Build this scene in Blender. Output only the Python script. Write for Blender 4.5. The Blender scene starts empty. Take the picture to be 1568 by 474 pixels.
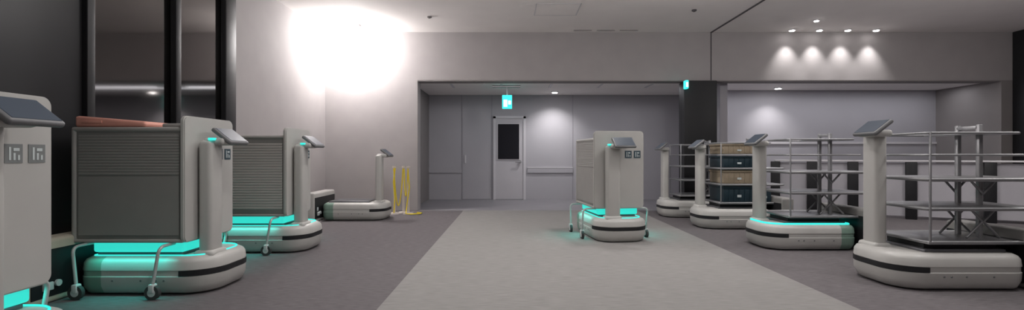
import bpy, bmesh, math
from mathutils import Vector, Matrix
S=bpy.context.scene
try:
    S.view_settings.view_transform='Standard'; S.view_settings.look='None'
except Exception: pass

# ---------------- materials ----------------
def mat(name,col,rough=.5,metal=0,emit=None,es=0,noise=0,nscale=20,bump=0,stretch=None,spec=.4):
    m=bpy.data.materials.new(name); m.use_nodes=True
    nt=m.node_tree; b=nt.nodes['Principled BSDF']
    b.inputs['Base Color'].default_value=(*col,1)
    b.inputs['Roughness'].default_value=rough
    b.inputs['Metallic'].default_value=metal
    b.inputs['Specular IOR Level'].default_value=spec
    if emit:
        b.inputs['Emission Color'].default_value=(*emit,1); b.inputs['Emission Strength'].default_value=es
    if noise or bump:
        tc=nt.nodes.new('ShaderNodeTexCoord'); mp=nt.nodes.new('ShaderNodeMapping')
        if stretch: mp.inputs['Scale'].default_value=stretch
        n=nt.nodes.new('ShaderNodeTexNoise'); n.inputs['Scale'].default_value=nscale; n.inputs['Detail'].default_value=4
        nt.links.new(tc.outputs['Object'],mp.inputs['Vector']); nt.links.new(mp.outputs[0],n.inputs['Vector'])
        if noise:
            r=nt.nodes.new('ShaderNodeValToRGB')
            r.color_ramp.elements[0].position=.3; r.color_ramp.elements[1].position=.7
            r.color_ramp.elements[0].color=(*[c*(1-noise) for c in col],1)
            r.color_ramp.elements[1].color=(*[min(1,c*(1+noise)) for c in col],1)
            nt.links.new(n.outputs[0],r.inputs[0]); nt.links.new(r.outputs[0],b.inputs['Base Color'])
        if bump:
            bp=nt.nodes.new('ShaderNodeBump'); bp.inputs['Strength'].default_value=bump; bp.inputs['Distance'].default_value=.01
            nt.links.new(n.outputs[0],bp.inputs['Height']); nt.links.new(bp.outputs[0],b.inputs['Normal'])
    return m
M=dict(
 wall=mat('wall_paint',(.385,.36,.36),.8,noise=.03,nscale=3),
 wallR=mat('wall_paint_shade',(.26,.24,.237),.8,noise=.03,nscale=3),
 recess=mat('recess_paint',(.43,.417,.448),.7,noise=.02,nscale=2),
 ceil=mat('ceiling_paint',(.88,.84,.82),.85,noise=.02,nscale=2),
 seam=mat('seam_dark',(.10,.09,.10),.8),
 seaml=mat('seam_soft',(.30,.29,.32),.8),
 black=mat('black_metal',(.012,.012,.014),.5),
 blackwall=mat('black_panel_wall',(.02,.02,.022),.4,noise=.1,nscale=2),
 glass=mat('dark_glass',(.19,.18,.175),.06,metal=1.0),
 carpet=mat('carpet_dark',(.135,.123,.128),.95,noise=.2,nscale=9,bump=.3,stretch=(1.2,9,1),spec=.1),
 path=mat('carpet_light',(.235,.226,.219),.9,noise=.14,nscale=9,bump=.2,stretch=(.8,10,1),spec=.15),
 vinyl=mat('recess_floor',(.25,.24,.26),.4,noise=.05,nscale=3),
 white=mat('robot_white',(.47,.46,.44),.35,noise=.02,nscale=5),
 grey=mat('shutter_grey',(.29,.278,.265),.5,noise=.03,nscale=6),
 greyd=mat('panel_grey',(.235,.228,.218),.5,noise=.03,nscale=4),
 ribw=mat('shutter_white',(.50,.47,.45),.45),
 rim=mat('cabinet_rim',(.37,.355,.338),.4),
 green=mat('tinted_rear',(.20,.30,.245),.3),
 cyan=mat('cyan_light',(.0,.3,.27),.4,emit=(.035,.66,.56),es=1.0),
 cyans=mat('cyan_strip',(.0,.4,.35),.4,emit=(.04,.75,.66),es=1.1),
 steel=mat('steel',(.34,.34,.35),.4,metal=.6),
 steeld=mat('steel_tray',(.34,.34,.35),.3,metal=.6),
 deck=mat('lift_deck',(.15,.15,.16),.35,metal=.5),
 tube=mat('painted_tube',(.50,.53,.52),.35,metal=.2),
 tyre=mat('rubber',(.05,.05,.05),.7),
 hub=mat('hub',(.6,.6,.6),.4),
 screen=mat('screen_glass',(.025,.03,.042),.4,emit=(.12,.15,.19),es=.25,spec=.2),
 frame=mat('screen_frame',(.16,.16,.165),.45),
 label=mat('label_navy',(.04,.07,.09),.5),
 labelg=mat('label_grey',(.20,.21,.21),.5),
 lwhite=mat('label_white',(.55,.60,.60),.5),
 salmon=mat('salmon_plastic',(.85,.40,.32),.5),
 red=mat('red_plastic',(.45,.08,.08),.5),
 cream=mat('dock_cream',(.52,.48,.39),.5,noise=.03),
 tan=mat('tan_crate',(.30,.24,.17),.7,noise=.08,nscale=8),
 teal=mat('teal_crate',(.012,.030,.042),.5,noise=.1,nscale=6),
 yellow=mat('yellow_plastic',(.80,.62,.03),.5),
 post=mat('stanchion_post',(.62,.56,.52),.4),
 lamp=mat('lamp_emit',(1,1,1),.5,emit=(1,.97,.95),es=25),
 exit=mat('exit_green',(.0,.6,.5),.5,emit=(.05,.80,.72),es=1.4),
 exitw=mat('exit_white',(.9,1,1),.5,emit=(.8,1,.97),es=1.5),
 door=mat('door_paint',(.52,.50,.53),.55),
 doorf=mat('door_frame',(.60,.58,.61),.5),
 dglass=mat('door_window',(.015,.015,.02),.1),
 alu=mat('trim_light',(.62,.60,.62),.4),
)
# ---------------- helpers ----------------
def link(o,parent=None):
    S.collection.objects.link(o)
    if parent: o.parent=parent
    return o
def mk(name,bm,m,parent=None,smooth=False):
    me=bpy.data.meshes.new(name); bmesh.ops.recalc_face_normals(bm,faces=bm.faces); bm.to_mesh(me); bm.free()
    for mm in (m if isinstance(m,(list,tuple)) else [m]): me.materials.append(mm)
    if smooth:
        for p in me.polygons: p.use_smooth=True
        try: me.set_sharp_from_angle(angle=math.radians(40))
        except Exception: pass
    return link(bpy.data.objects.new(name,me),parent)
def addbox(bm,a,b,bev=0,seg=3,mi=0,rot=None):
    r=bmesh.ops.create_cube(bm,size=1); vs=r['verts']
    c=[(a[i]+b[i])/2 for i in range(3)]; s=[abs(b[i]-a[i]) for i in range(3)]
    for v in vs:
        v.co=Vector((v.co.x*s[0],v.co.y*s[1],v.co.z*s[2]))
    allv=list(vs)
    if bev:
        es=list(set(e for v in vs for e in v.link_edges))
        r=bmesh.ops.bevel(bm,geom=es,offset=min(bev,min(s)*.49),segments=seg,affect='EDGES',profile=.5)
        allv=list(set(r['verts'])|set(v for v in vs if v.is_valid))
    M_=Matrix.Translation(c)
    if rot: M_=M_@rot
    for v in allv: v.co=M_@v.co
    for v in allv:
        for f in v.link_faces: f.material_index=mi
def box(name,a,b,m,parent=None,bev=0,seg=3,rot=None):
    bm=bmesh.new(); addbox(bm,a,b,bev,seg,0,rot); return mk(name,bm,m,parent,smooth=bev>0)
def addcyl(bm,c,r,h,axis='Z',seg=24,mi=0,r2=None):
    rr=bmesh.ops.create_cone(bm,cap_ends=True,segments=seg,radius1=r,radius2=r if r2 is None else r2,depth=h)
    R={'Z':Matrix(),'Y':Matrix.Rotation(math.pi/2,4,'X'),'X':Matrix.Rotation(math.pi/2,4,'Y')}[axis]
    for v in rr['verts']: v.co=Matrix.Translation(c)@R@v.co
    for v in rr['verts']:
        for f in v.link_faces: f.material_index=mi
def tube(name,paths,r,m,parent=None,bez=False):
    cu=bpy.data.curves.new(name,'CURVE'); cu.dimensions='3D'; cu.bevel_depth=r; cu.bevel_resolution=3; cu.use_fill_caps=True
    for p in paths:
        cyc=False
        if p[0]=='c': cyc=True; p=p[1:]
        sp=cu.splines.new('POLY'); sp.points.add(len(p)-1)
        for i,q in enumerate(p): sp.points[i].co=(*q,1)
        sp.use_cyclic_u=cyc
    cu.materials.append(m)
    o=bpy.data.objects.new(name,cu); S.collection.objects.link(o)
    dg=bpy.context.evaluated_depsgraph_get(); me=bpy.data.meshes.new_from_object(o.evaluated_get(dg))
    bpy.data.objects.remove(o); me.name=name
    for p in me.polygons: p.use_smooth=True
    return link(bpy.data.objects.new(name,me),parent)
def arc(p0,p1,p2,n=6):
    p0,p1,p2=map(Vector,(p0,p1,p2))
    return [tuple((1-t)**2*p0+2*(1-t)*t*p1+t*t*p2) for t in [i/n for i in range(n+1)]]
def bendpath(pts,r=.06):
    out=[pts[0]]
    for i in range(1,len(pts)-1):
        a,b,c=map(Vector,(pts[i-1],pts[i],pts[i+1]))
        out+=arc(b+(a-b).normalized()*r,b,b+(c-b).normalized()*r)
    out.append(pts[-1]); return out
def empty(name,loc=(0,0,0),rz=0):
    e=bpy.data.objects.new(name,None); e.empty_display_size=.1; e.location=loc; e.rotation_euler=(0,0,rz); return link(e)

# ---------------- room ----------------
F=9.7; CH=3.53; LT=2.58
XL=-3.7
box('floor',(-3.9,-3,-.1),(10.6,12.4,0),M['carpet'])
box('carpet_path',(-.96,-2.9,0),(2.47,F,.004),M['path'])
box('recess_floor',(-2.05,F+.0,0),(9.6,12.1,.003),M['vinyl'])
box('ceiling',(-3.9,-3,CH),(10.6,F+.3,CH+.1),M['ceil'])
box('ceiling_recess',(-2.2,F+.3,LT),(10.2,12.3,LT+.08),M['ceil'])
box('wall_front',(-3.9,F,0),(-1.87,F+.3,CH),M['wall'])
box('wall_front_lintel',(-1.87,F,LT),(3.93,F+.3,CH),M['wall'])
box('wall_front_lintel_right',(3.955,F,LT),(10.4,F+.3,CH),M['wall'])
box('trim_1',(3.93,F+.01,LT),(3.955,F+.3,CH),M['seam'])
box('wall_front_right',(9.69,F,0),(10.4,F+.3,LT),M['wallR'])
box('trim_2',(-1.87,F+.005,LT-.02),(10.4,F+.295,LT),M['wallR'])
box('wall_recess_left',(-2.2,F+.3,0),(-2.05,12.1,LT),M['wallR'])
box('wall_recess_back',(-2.2,12.1,0),(4.4,12.25,LT),M['recess'])
box('wall_recess_divider',(4.27,F+.35,0),(4.42,12.1,LT),M['recess'])
box('wall_recess_back_right',(4.42,11.2,0),(9.69,11.35,LT),M['recess'])
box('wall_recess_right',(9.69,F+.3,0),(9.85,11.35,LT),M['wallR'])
box('wall_left',(-3.9,6.45,0),(XL,F,CH),M['wall'])
box('window_1',(-3.8,4.21,.08),(XL,6.45,CH),M['glass'])
box('wall_left_dark',(-3.8,-3,0),(XL+.02,4.21,CH),M['blackwall'])
box('window_frame_sill',(-3.8,4.21,0),(XL+.03,6.45,.08),M['black'])
for i,(a,b) in enumerate([(6.22,6.45),(5.3,5.38),(4.19,4.27)]):
    box('window_mullion_%d'%(i+1),(XL,a,0),(-3.63,b,CH),M['black'],bev=.008)
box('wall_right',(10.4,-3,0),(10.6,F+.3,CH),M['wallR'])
box('wall_back',(-3.9,-3.15,0),(10.6,-3,CH),M['wall'])
p=empty('partition_stack')
box('leaf_front',(3.36,9.55,.01),(4.0,9.66,LT-.03),M['black'],p,bev=.01)
for i in range(3):
    box('leaf_%d'%(i+1),(3.40+.2*i,9.66,.01),(3.40+.2*i+.18,9.98,LT-.03),M['black'],p,bev=.01)
box('black_pillar',(9.9,9.25,0),(10.35,F-.01,CH),M['black'],bev=.01)
box('trim_3',(3.925,-3,CH-.012),(3.96,F,CH),M['seam'])
p=empty('ceiling_access_hatch')
bm=bmesh.new()
for a,b in [((.38,7.85),(1.12,7.87)),((.38,8.5),(1.12,8.52)),((.38,7.85),(.40,8.52)),((1.10,7.85),(1.12,8.52))]:
    addbox(bm,(a[0],a[1],CH-.005),(b[0],b[1],CH))
mk('hatch_frame',bm,M['alu'],p)
box('hatch_panel',(.40,7.87,CH-.004),(1.10,8.5,CH),M['ceil'],p)
for i,(x,y) in enumerate([(-1.45,8.6),(3.05,8.2)]):
    bm=bmesh.new(); addcyl(bm,(x,y,CH-.01),.04,.02); addcyl(bm,(x,y,CH-.025),.02,.015)
    mk('smoke_detector',bm,M['wallR'] if i!=1 else M['seam'],smooth=True)
p=empty('air_diffuser')
for i in range(3):
    box('slot_%d'%i,(1.2+i*.45,9.5,CH-.01),(1.55+i*.45,9.55,CH),M['wall'],p)
for i in range(5):
    box('recess_slot_%d'%i,(-1.3+1.05*i,10.2,LT-.008),(-1.25+1.05*i,10.75,LT),M['alu'],p)

def wl(a,b,m=M['alu'],n='trim_4',t=.015): box(n,(a[0],12.1-t,a[1]),(b[0],12.1,b[1]),m)
wl((.38,.66),(1.5,.78),M['recess'],'trim_4',.03); wl((.38,.78),(1.5,.795),M['alu'],'trim_5',.035)
wl((.38,.645),(1.5,.655),M['seaml'],'trim_6',.01)
wl((-2.05,.66),(-1.24,.78),M['recess'],'trim_7',.03)
for i,x in enumerate([-1.24,-.50,1.5]): wl((x-.006,.0),(x+.006,LT),M['seaml'],'trim_%d'%(8+i),.006)
p=empty('door_1')
bm=bmesh.new(); y0=12.04
addbox(bm,(-.46,y0,0),(-.40,12.1,2.05)); addbox(bm,(.28,y0,0),(.34,12.1,2.05)); addbox(bm,(-.46,y0,2.0),(.34,12.1,2.06))
mk('door_frame',bm,M['doorf'],p)
box('door_leaf',(-.40,12.06,.01),(.28,12.1,2.0),M['door'],p)
box('door_window_frame',(-.37,12.045,.98),(.20,12.07,1.88),M['doorf'],p)
box('door_window',(-.345,12.035,1.0),(.175,12.05,1.86),M['dglass'],p)
bm=bmesh.new(); addcyl(bm,(.2,12.02,.93),.035,.03,'Y'); addbox(bm,(.08,11.99,.915),(.21,12.01,.94),.008)
mk('door_handle',bm,M['steel'],p)
p=empty('door_2')
box('door_leaf',(-1.22,12.085,.01),(-.52,12.1,2.3),M['recess'],p)
box('door_handle',(-1.17,12.06,.9),(-1.13,12.09,1.1),M['alu'],p,bev=.005)
box('trim_30',(4.42,11.17,1.35),(9.69,11.2,1.40),M['alu'])

p=empty('exit_sign')
box('sign_mount',(-.42,10.43,LT-.03),(.18,10.55,LT),M['wallR'],p)
box('sign_stem',(-.12,10.48,2.38),(-.09,10.50,LT-.02),M['alu'],p)
box('sign_body',(-.21,10.46,2.09),(0,10.52,2.38),M['exit'],p,bev=.01)
box('sign_pictogram',(-.18,10.452,2.13),(-.10,10.461,2.28),M['exitw'],p)
box('sign_arrow',(-.08,10.452,2.18),(-.02,10.461,2.26),M['exitw'],p)
p=empty('exit_sign')
box('sign_body',(3.34,9.42,2.38),(3.40,9.549,2.54),M['exit'],p,bev=.01)
box('sign_pictogram',(3.35,9.412,2.41),(3.39,9.421,2.5),M['exitw'],p)

# ---------------- lamps ----------------
def lightobj(name,typ,loc,e,parent=None,col=(1,.972,.96),size=.1,rot=(0,0,0),spot=None,blend=.5,sy=None):
    l=bpy.data.lights.new(name,typ); l.energy=e; l.color=col
    if typ=='AREA':
        l.size=size
        if sy: l.shape='RECTANGLE'; l.size_y=sy
    else: l.shadow_soft_size=size
    if spot: l.spot_size=math.radians(spot); l.spot_blend=blend
    o=bpy.data.objects.new(name,l); o.location=loc; o.rotation_euler=rot; return link(o,parent)
def downlight(loc,e,r=.05,spot=70,name='ceiling_spotlight',tilt=0,blend=.6,size=.03):
    p=empty(name)
    bm=bmesh.new(); addcyl(bm,(loc[0],loc[1],loc[2]-.012),r*1.35,.024); mk('trim_ring',bm,M['alu'],p,True)
    bm=bmesh.new(); addcyl(bm,(loc[0],loc[1],loc[2]-.028),r,.012); mk('lens',bm,M['lamp'],p)
    lightobj('lamp','SPOT',(loc[0],loc[1],loc[2]-.06),e,p,size=size,spot=spot,blend=blend,rot=(tilt,0,0))
for x in (5.42,5.95,6.50,7.05): downlight((x,9.48,CH),48,.045,72,tilt=.20,blend=1)
downlight((5.47,8.8,CH),3,.035)
downlight((1.0,11.45,LT),80,.06,112,'unseen_downlight',tilt=.28,blend=1)
downlight((5.84,10.75,LT),48,.06,112,'unseen_downlight',tilt=.1,blend=1)
lightobj('recess_area_light','AREA',(1.0,10.6,LT-.02),20,size=5,sy=.4,col=(.93,.94,1))  # bare area lights below the recess ceiling, without fixtures
lightobj('recess_area_light','AREA',(7.0,10.5,LT-.02),20,size=5,sy=.4,col=(.93,.94,1))
p=empty('wall_washer_lamp')
bm=bmesh.new(); addbox(bm,(-3.35,9.10,CH-.05),(-2.85,9.26,CH),.01); mk('housing',bm,M['alu'],p)
box('lens',(-3.33,9.12,CH-.06),(-2.87,9.24,CH-.048),M['lamp'],p)
lightobj('lamp','POINT',(-3.05,9.22,CH-.28),150,p,size=.12)
for x,y in [(-1.5,1),(2.5,1),(7,1),(-1.2,4),(3,4),(7,4)]:  # panels outside the view, added as soft fill for the room
    p=empty('unseen_fill_panel')
    box('housing',(x-.62,y-.62,CH-.03),(x+.62,y+.62,CH),M['alu'],p)
    lightobj('lamp','AREA',(x,y,CH-.04),12,p,size=1.2)
for x,y,en in [(-1,3.0,110),(1.2,3.5,125),(4.5,3.5,125),(7.5,4,120),(-1,6.6,95),(1.6,6.9,140),(5.0,6.8,140),(8.3,6.9,115)]:  # unseen downlights, added to light the floor and bounce onto the ceiling
    downlight((x,y,CH),en,.07,110,'unseen_downlight',blend=.7,size=.12)
for x,y,en in [(-1.3,5.4,48),(2.6,5.4,70),(6.8,5.4,62),(2.5,-.5,48)]:  # invented pendants out of view, cords included, to brighten the ceiling
    p=empty('unseen_fill_pendant')
    bm=bmesh.new(); addcyl(bm,(x,y,CH-.1),.01,.2,seg=8); addcyl(bm,(x,y,CH-.01),.05,.02)
    mk('fill_cord',bm,M['black'],p)
    lightobj('lamp','POINT',(x,y,CH-.5),en,p,size=.2)

# ---------------- robots ----------------
def plan(inset,L=1.05,W=.70,rf=.25,rr=.10,n=8,x0=-.075):
    pts=[]
    def corner(cx,cy,r,a0):
        for i in range(n+1):
            a=math.radians(a0+90*i/n); rr_=max(r-inset,.01)
            pts.append((x0+cx+math.cos(a)*rr_,cy+math.sin(a)*rr_))
    corner(-rf,W/2-rf,rf,0)
    pts.append((-.93,W/2-inset))
    corner(-L+rr,W/2-rr,rr,90)
    corner(-L+rr,-W/2+rr,rr,180)
    pts.append((-.93,-W/2+inset))
    corner(-rf,-W/2+rf,rf,270)
    return pts
def robot(x,y,rz,kind,glow=True,tray=None,ztop=1.25,name=None,tint=True,slats=True,lab=None):
    e=empty(name or 'delivery_robot',(x,y,0),rz)
    bm=bmesh.new(); rings=[]
    for z,ins in [(.012,.05),(.025,.03),(.08,.004),(.15,.0),(.155,.006),(.195,.006),(.20,0),(.255,.006),(.28,.022),(.30,.06)]:
        rings.append([bm.verts.new((px,py,z)) for px,py in plan(ins)])
    N=len(rings[0])
    for a,b in zip(rings,rings[1:]):
        for i in range(N):
            j=(i+1)%N; f=bm.faces.new((a[i],a[j],b[j],b[i]))
            cx=sum(v.co.x for v in f.verts)/4
            if cx<-.93 and tint: f.material_index=1
    bm.faces.new(rings[-1]); bm.faces.new(rings[0][::-1])
    mk('base_body',bm,[M['white'],M['green']],e,True)
    bm=bmesh.new()
    pl=plan(-.002); fr=[(px,py) for px,py in pl if px>-.40]
    up=sorted(fr,key=lambda q:math.atan2(q[1],q[0]+.42))
    lo=[bm.verts.new((a,b,.153)) for a,b in up]; hi=[bm.verts.new((a,b,.197)) for a,b in up]
    for i in range(len(up)-1): bm.faces.new((lo[i],lo[i+1],hi[i+1],hi[i]))
    mk('sensor_slit',bm,M['black'],e,True)
    bm=bmesh.new()
    for sy in (-1,1):
        for xx in (-.50,-.44,-.84,-.62): addcyl(bm,(xx,sy*.349,.12),.008,.006,'Y',10)
    mk('side_bolts',bm,M['frame'],e)
    box('lift_deck',(-1.04,-.25,.295),(-.36,.25,.325),M['deck'],e,bev=.01)
    bm=bmesh.new(); addbox(bm,(-.275,-.2,.27),(-.165,-.02,ztop),.035,4)
    addbox(bm,(-.30,-.225,.26),(-.14,.0,.33),.03,3)
    mk('column',bm,M['white'],e,True)
    R=Matrix.Rotation(math.radians(38),4,'Y')
    bm=bmesh.new(); addbox(bm,(-.26,-.16,ztop-.04),(-.09,.06,ztop+.02),.025,3); mk('screen_bracket',bm,M['white'],e,True)
    bm=bmesh.new(); c=(-.12,.0,ztop+.035)
    addbox(bm,(c[0]-.1,c[1]-.14,c[2]-.018),(c[0]+.1,c[1]+.14,c[2]+.018),.015,3,rot=R); mk('screen_housing',bm,M['frame'],e,True)
    n=R@Vector((0,0,1)); c2=Vector(c)+n*.019
    bm=bmesh.new(); addbox(bm,(c2[0]-.082,c2[1]-.122,c2[2]-.002),(c2[0]+.082,c2[1]+.122,c2[2]+.002),0,rot=R); mk('screen',bm,M['screen'],e)
    if kind=='cabinet':
        legs=[]; bm=bmesh.new()
        for lx in (-.46,-1.04):
            for sy in (-1,1):
                s=.05 if lx>-.7 else -.03
                legs.append(bendpath([(lx+s,sy*.2,.40),(lx+s,sy*.44,.40),(lx,sy*.44,.11)],.06))
                addcyl(bm,(lx,sy*.44,.055),.055,.03,'Y',24,0); addcyl(bm,(lx,sy*.44,.055),.03,.036,'Y',16,1)
                addbox(bm,(lx-.02,sy*.44-.026,.055),(lx+.02,sy*.44+.026,.12),.008,2,mi=1)
        tube('trolley_legs',legs,.012,M['tube'],e)
        mk('castors',bm,[M['tyre'],M['hub']],e,True)
        z0,z1=.42,1.31
        bm=bmesh.new()
        addbox(bm,(-1.17,-.315,z0),(-.315,.315,z1),.035,4)
        mk('cabinet_body',bm,M['greyd'],e,True)
        bm=bmesh.new()
        for sy in (-1,1):
            k=34 if slats!='full' else 26; zb=z0+.07 if slats=='full' else z0+.52; hh=(z1-z0-.12)/k; k2=int((z1-.05-zb)/hh)
            for i in range(k2):
                za=zb+hh*i; yy=sy*.316; d=.007 if slats=='full' else .003
                vs=[bm.verts.new((xx,yy+sy*dy,zz)) for xx in (-1.13,-.34) for dy,zz in ((0,za),(d,za+hh*.3),(d,za+hh*.75),(0,za+hh))]
                for j in range(3): bm.faces.new((vs[j],vs[j+1],vs[4+j+1],vs[4+j]))
            if slats!='full': addbox(bm,(-1.13,min(sy*.316,sy*.320),z0+.05),(-.34,max(sy*.316,sy*.320),zb-.01),0)
        mk('roller_shutter',bm,M['ribw'] if slats=='full' else M['grey'],e)
        bm=bmesh.new()
        addbox(bm,(-1.19,-.325,z1-.03),(-.31,.325,z1+.01),.018,3); addbox(bm,(-1.19,-.325,z0-.01),(-.31,.325,z0+.02),.012,3)
        addbox(bm,(-1.19,-.325,z0),(-1.15,.325,z1),.018,3)
        mk('cabinet_rim',bm,M['rim'],e,True)
        bm=bmesh.new(); pa=[]
        zt=1.41; r=.05
        for cy,cz,a0 in ((.335-r,zt-r,0),(-.335+r,zt-r,90),(-.335+r,z0-.01+r,180),(.335-r,z0-.01+r,270)):
            for i in range(7):
                a=math.radians(a0+15*i); pa.append((cy+r*math.cos(a),cz+r*math.sin(a)))
        f=bm.faces.new([bm.verts.new((-.325,a,b)) for a,b in pa])
        ex=bmesh.ops.extrude_face_region(bm,geom=[f])
        for v in [g for g in ex['geom'] if isinstance(g,bmesh.types.BMVert)]: v.co.x+=.035
        es=[ed for ed in bm.edges if abs(ed.verts[0].co.x-ed.verts[1].co.x)<1e-5]
        bmesh.ops.bevel(bm,geom=es,offset=.008,segments=2,affect='EDGES')
        mk('front_panel',bm,M['white'],e,True)
        bm=bmesh.new()
        for yy in (.08,.20):
            addbox(bm,(-.292,yy,1.06),(-.287,yy+.09,1.155),0,mi=0)
            addbox(bm,(-.288,yy+.02,1.075),(-.285,yy+.03,1.14),0,mi=1)
            addbox(bm,(-.288,yy+.042,1.075),(-.285,yy+.052,1.11),0,mi=1)
            addbox(bm,(-.288,yy+.042,1.12),(-.285,yy+.072,1.135),0,mi=1)
            addbox(bm,(-.288,yy+.064,1.075),(-.285,yy+.074,1.10),0,mi=1)
        mk('label_plates',bm,[lab or M['label'],M['lwhite']],e)
        if tray=='salmon':
            # tapered lid-like tray: tall at the rear, low towards the front, with a rolled lip and grip
            bm=bmesh.new(); addbox(bm,(-.28,-.29,0),(.28,.21,.09),.022,3)
            for v in bm.verts:
                if v.co.z>.045: v.co.z-= .045*(v.co.x+.28)/.56
            addbox(bm,(-.22,-.297,.03),(-.06,-.288,.05),.003,2)
            bmesh.ops.transform(bm,matrix=Matrix.Translation((-.90,-.01,z1+.011)),verts=bm.verts)
            mk('salmon_tray',bm,M['salmon'],e,True)
            bm=bmesh.new(); addbox(bm,(-.55,-.22,z1+.01),(-.36,.15,z1+.045),.015,3); mk('top_tray',bm,M['rim'],e,True)
        if tray=='red':
            bm=bmesh.new(); addbox(bm,(-.42,.05,z1+.01),(-.35,.28,z1+.06),.015,3); mk('red_handle',bm,M['red'],e,True)
    if kind=='shelf':
        zs=[.39,.66,.90,1.10,1.28]
        loops=[]
        for i,z in enumerate(zs):
            xa,xb=(-1.32,-.36) if i else (-1.22,-.36)
            if i==4: xa=-1.12
            if i==3: xa=-1.2
            loops.append(bendpath([(xb-.1,-.29,z),(xb,-.29,z),(xb,.29,z),(xa,.29,z),(xa,-.29,z),(xb-.1,-.29,z)],.04))
        tube('shelf_rails',loops,.010,M['steel'],e)
        bm=bmesh.new()
        addbox(bm,(-1.22,-.3,.37),(-.36,.3,.395),.008,2)
        for z in (.66,.90): addbox(bm,(-1.31,-.295,z-.018),(-.37,.295,z+.012),.008,2)
        addbox(bm,(-1.10,-.285,1.272),(-.80,.285,1.285),.004,2)
        mk('shelf_trays',bm,M['steeld'],e,True)
        bm=bmesh.new()
        for sy in (-.10,.10): addbox(bm,(-.975,sy-.018,.38),(-.94,sy+.018,1.36),.006,2)
        addbox(bm,(-.975,-.10,1.32),(-.94,.10,1.35),.006,2)
        for sy in (-.29,.29): addbox(bm,(-.385,sy-.008,.38),(-.37,sy+.008,1.29),.004,2)
        mk('shelf_uprights',bm,M['steel'],e,True)
        br=[]
        for sy in (-.13,.13):
            for z in (.66,.90): br+= [[(-.96,sy,z-.13),(-.84,sy,z)],[(-.96,sy,z-.13),(-1.08,sy,z)]]
            br+=[[(-.96,sy,.54),(-.82,sy,.40)],[(-.96,sy,.54),(-1.1,sy,.40)]]
        tube('shelf_braces',br,.010,M['steel'],e)
        box('support_block',(-1.0,-.2,.32),(-.4,.2,.372),M['black'],e)
    if glow=='block':
        box('glow_block',(-1.06,-.27,.326),(-.34,.27,.412),M['cyan'],e,bev=.02)
        tube('glow_strip',[['c']+[(a,b,.304) for a,b in plan(.075)]],.006,M['cyans'],e)
        box('head_glow',(-.2,-.19,ztop+.0),(-.15,-.05,ztop+.02),M['cyans'],e,bev=.008)
        for sy in (-1,1):
            l=lightobj('glow_side','AREA',(-.7,sy*.36,.37),.9,e,col=(.05,1,.86),size=.6,sy=.05,rot=(math.radians(18)*sy*1.0,0,0))
            l.data.spread=math.radians(120)
    if glow=='strip':
        tube('glow_strip',[['c']+[(a,b,.302) for a,b in plan(.06)]],.012,M['cyans'],e)
        box('head_glow',(-.2,-.19,ztop+.0),(-.15,-.05,ztop+.02),M['cyans'],e,bev=.008)
    return e
def dock(x,y,rz,m=None,d=.18):
    e=empty('charging_dock',(x,y,0),rz)
    bm=bmesh.new(); addbox(bm,(-d,-.46,0),(0,.46,.48),.03,3); mk('dock_housing',bm,m or M['cream'],e,True)
    box('dock_face',(-.004,-.44,.05),(.004,.44,.40),M['black'],e,bev=.003)
    bm=bmesh.new(); addbox(bm,(.002,-.36,.10),(.02,-.28,.16),.006,2); addbox(bm,(.002,-.37,.18),(.016,-.33,.24),.006,2); addcyl(bm,(.01,-.24,.14),.025,.02,'X')
    mk('dock_contacts',bm,M['lwhite'],e,True)
    return e
robot(-2.20,2.32,0,'cabinet','block',ztop=1.27,lab=M['labelg'])
robot(-2.27,4.16,0,'cabinet','block',tray='salmon',ztop=1.22)
robot(-2.23,5.80,0,'cabinet','block',tray='red',ztop=1.22,slats='full')
robot(-2.05,8.5,0,'none',None,ztop=1.10)
robot(1.42,6.03,math.radians(-82),'cabinet','block',ztop=1.22)
robot(3.03,4.28,math.pi,'shelf',None,ztop=1.30,tint=False)
robot(2.84,5.95,math.pi,'shelf','strip',ztop=1.25)
robot(2.72,7.55,math.pi,'shelf',None,ztop=1.23,tint=False)
robot(2.58,8.87,math.pi,'shelf',None,ztop=1.22,tint=False)
dock(-3.43,3.93,0); dock(-3.21,8.42,0,M['white'])
dock(4.19,4.28,math.pi,M['greyd'])
dock(4.00,5.95,math.pi,M['greyd'])
dock(3.88,7.50,math.pi,M['greyd'])

def crate(x0,x1,y0,y1,z0,z1,m):
    e=empty('storage_crate',((x0+x1)/2,(y0+y1)/2,z0)); w=(x1-x0)/2; d=(y1-y0)/2; h=z1-z0
    bm=bmesh.new(); addbox(bm,(-w,-d,0),(w,d,h*.82),.012,2); addbox(bm,(-w-.01,-d-.01,h*.82),(w+.01,d+.01,h),.008,2)
    for i in range(5): 
        xx=-w+.08+i*(2*w-.16)/4; addbox(bm,(xx-.008,-d-.008,.02),(xx+.008,-d+.002,h*.8))
    mk('crate_body',bm,m,e,True)
    box('crate_label',(-.04,-d-.012,h*.3),(.02,-d-.008,h*.45),M['lwhite'],e)
for z0,z1,m in [(.40,.64,'teal'),(.675,.875,'tan'),(.915,1.085,'teal'),(1.115,1.265,'tan')]:
    crate(3.15,3.63,7.29,7.81,z0,z1,M[m])
crate(3.68,3.86,7.29,7.81,.40,.60,M['teal'])

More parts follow.
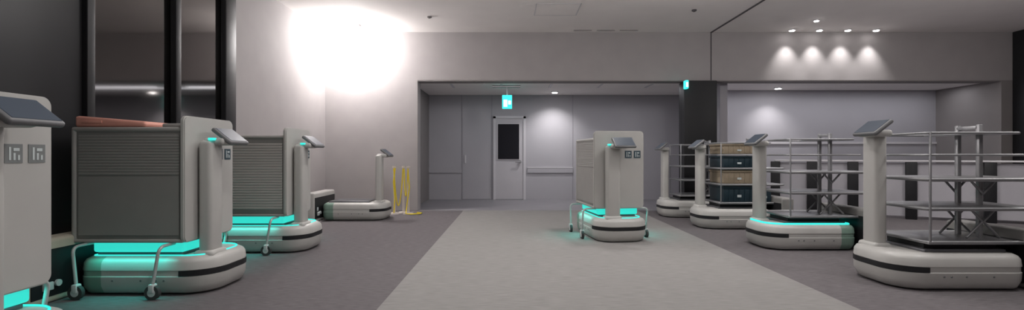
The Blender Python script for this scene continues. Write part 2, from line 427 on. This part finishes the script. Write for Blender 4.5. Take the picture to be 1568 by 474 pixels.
for i,(x,y) in enumerate([(-2.20,9.15),(-2.06,9.3),(-1.93,9.12)]):
    e=empty('stanchion_post',(x,y,0))
    bm=bmesh.new(); addcyl(bm,(0,0,.012),.10,.024,r2=.09,seg=32); addcyl(bm,(0,0,.45),.024,.86,seg=16); addcyl(bm,(0,0,.875),.036,.035); 
    mk('post',bm,M['post'],e,True)
def sag(a,b,dip,n=14):
    a,b=Vector(a),Vector(b); return [tuple(a.lerp(b,t)-Vector((0,0,dip*4*t*(1-t)))) for t in [i/n for i in range(n+1)]]
paths=[sag((-2.2,9.11,.85),(-2.06,9.26,.85),.70),
 sag((-2.04,9.26,.83),(-1.93,9.08,.83),.5),
 [(-2.17,9.1,.86),(-2.20,9.09,.6),(-2.17,9.08,.3),(-2.18,9.04,.03)],
 [(-1.93,9.08,.85),(-1.90,9.07,.5),(-1.94,9.05,.2),(-1.95,9.0,.02),(-1.85,8.95,.02),(-1.7,9.02,.02),(-1.68,9.12,.02),(-1.78,9.2,.02)]]
tube('yellow_chain',paths,.011,M['yellow'])

e=empty('partition_barrier')
P=[(5.0,9.3),(5.53,9.03),(6.09,8.75),(6.83,8.38),(7.74,7.93),(8.7,7.45)]
ang=math.atan2(-.5,1)
for i,(x,y) in enumerate(P):
    bm=bmesh.new(); addbox(bm,(x-.08,y-.03,0),(x+.08,y+.03,.98),.01,2,rot=Matrix.Rotation(ang,4,'Z'))
    mk('post_%d'%(i+1),bm,M['black'],e,True)
for i in range(len(P)-1):
    (x0,y0),(x1,y1)=P[i],P[i+1]; L=math.hypot(x1-x0,y1-y0); cx,cy=(x0+x1)/2+.02,(y0+y1)/2+.05
    bm=bmesh.new(); addbox(bm,(cx-L/2,cy-.012,.05),(cx+L/2,cy+.012,.96),0,rot=Matrix.Rotation(ang,4,'Z')); mk('panel_%d'%(i+1),bm,M['recess'],e)
    bm=bmesh.new(); addbox(bm,(cx-L/2-.02,cy-.09,.98),(cx+L/2+.02,cy+.03,1.01),.008,2,rot=Matrix.Rotation(ang,4,'Z')); mk('rail_%d'%(i+1),bm,M['alu'],e,True)

w=bpy.data.worlds.new('world'); S.world=w; w.use_nodes=True
w.node_tree.nodes['Background'].inputs[0].default_value=(.5,.5,.52,1); w.node_tree.nodes['Background'].inputs[1].default_value=.3
cd=bpy.data.cameras.new('camera'); cam=bpy.data.objects.new('camera',cd); S.collection.objects.link(cam)
cam.location=(0,0,1.1); cam.rotation_euler=(math.pi/2,0,0)
cd.sensor_width=36; cd.lens=36*750/1568; cd.clip_start=.05
S.camera=cam
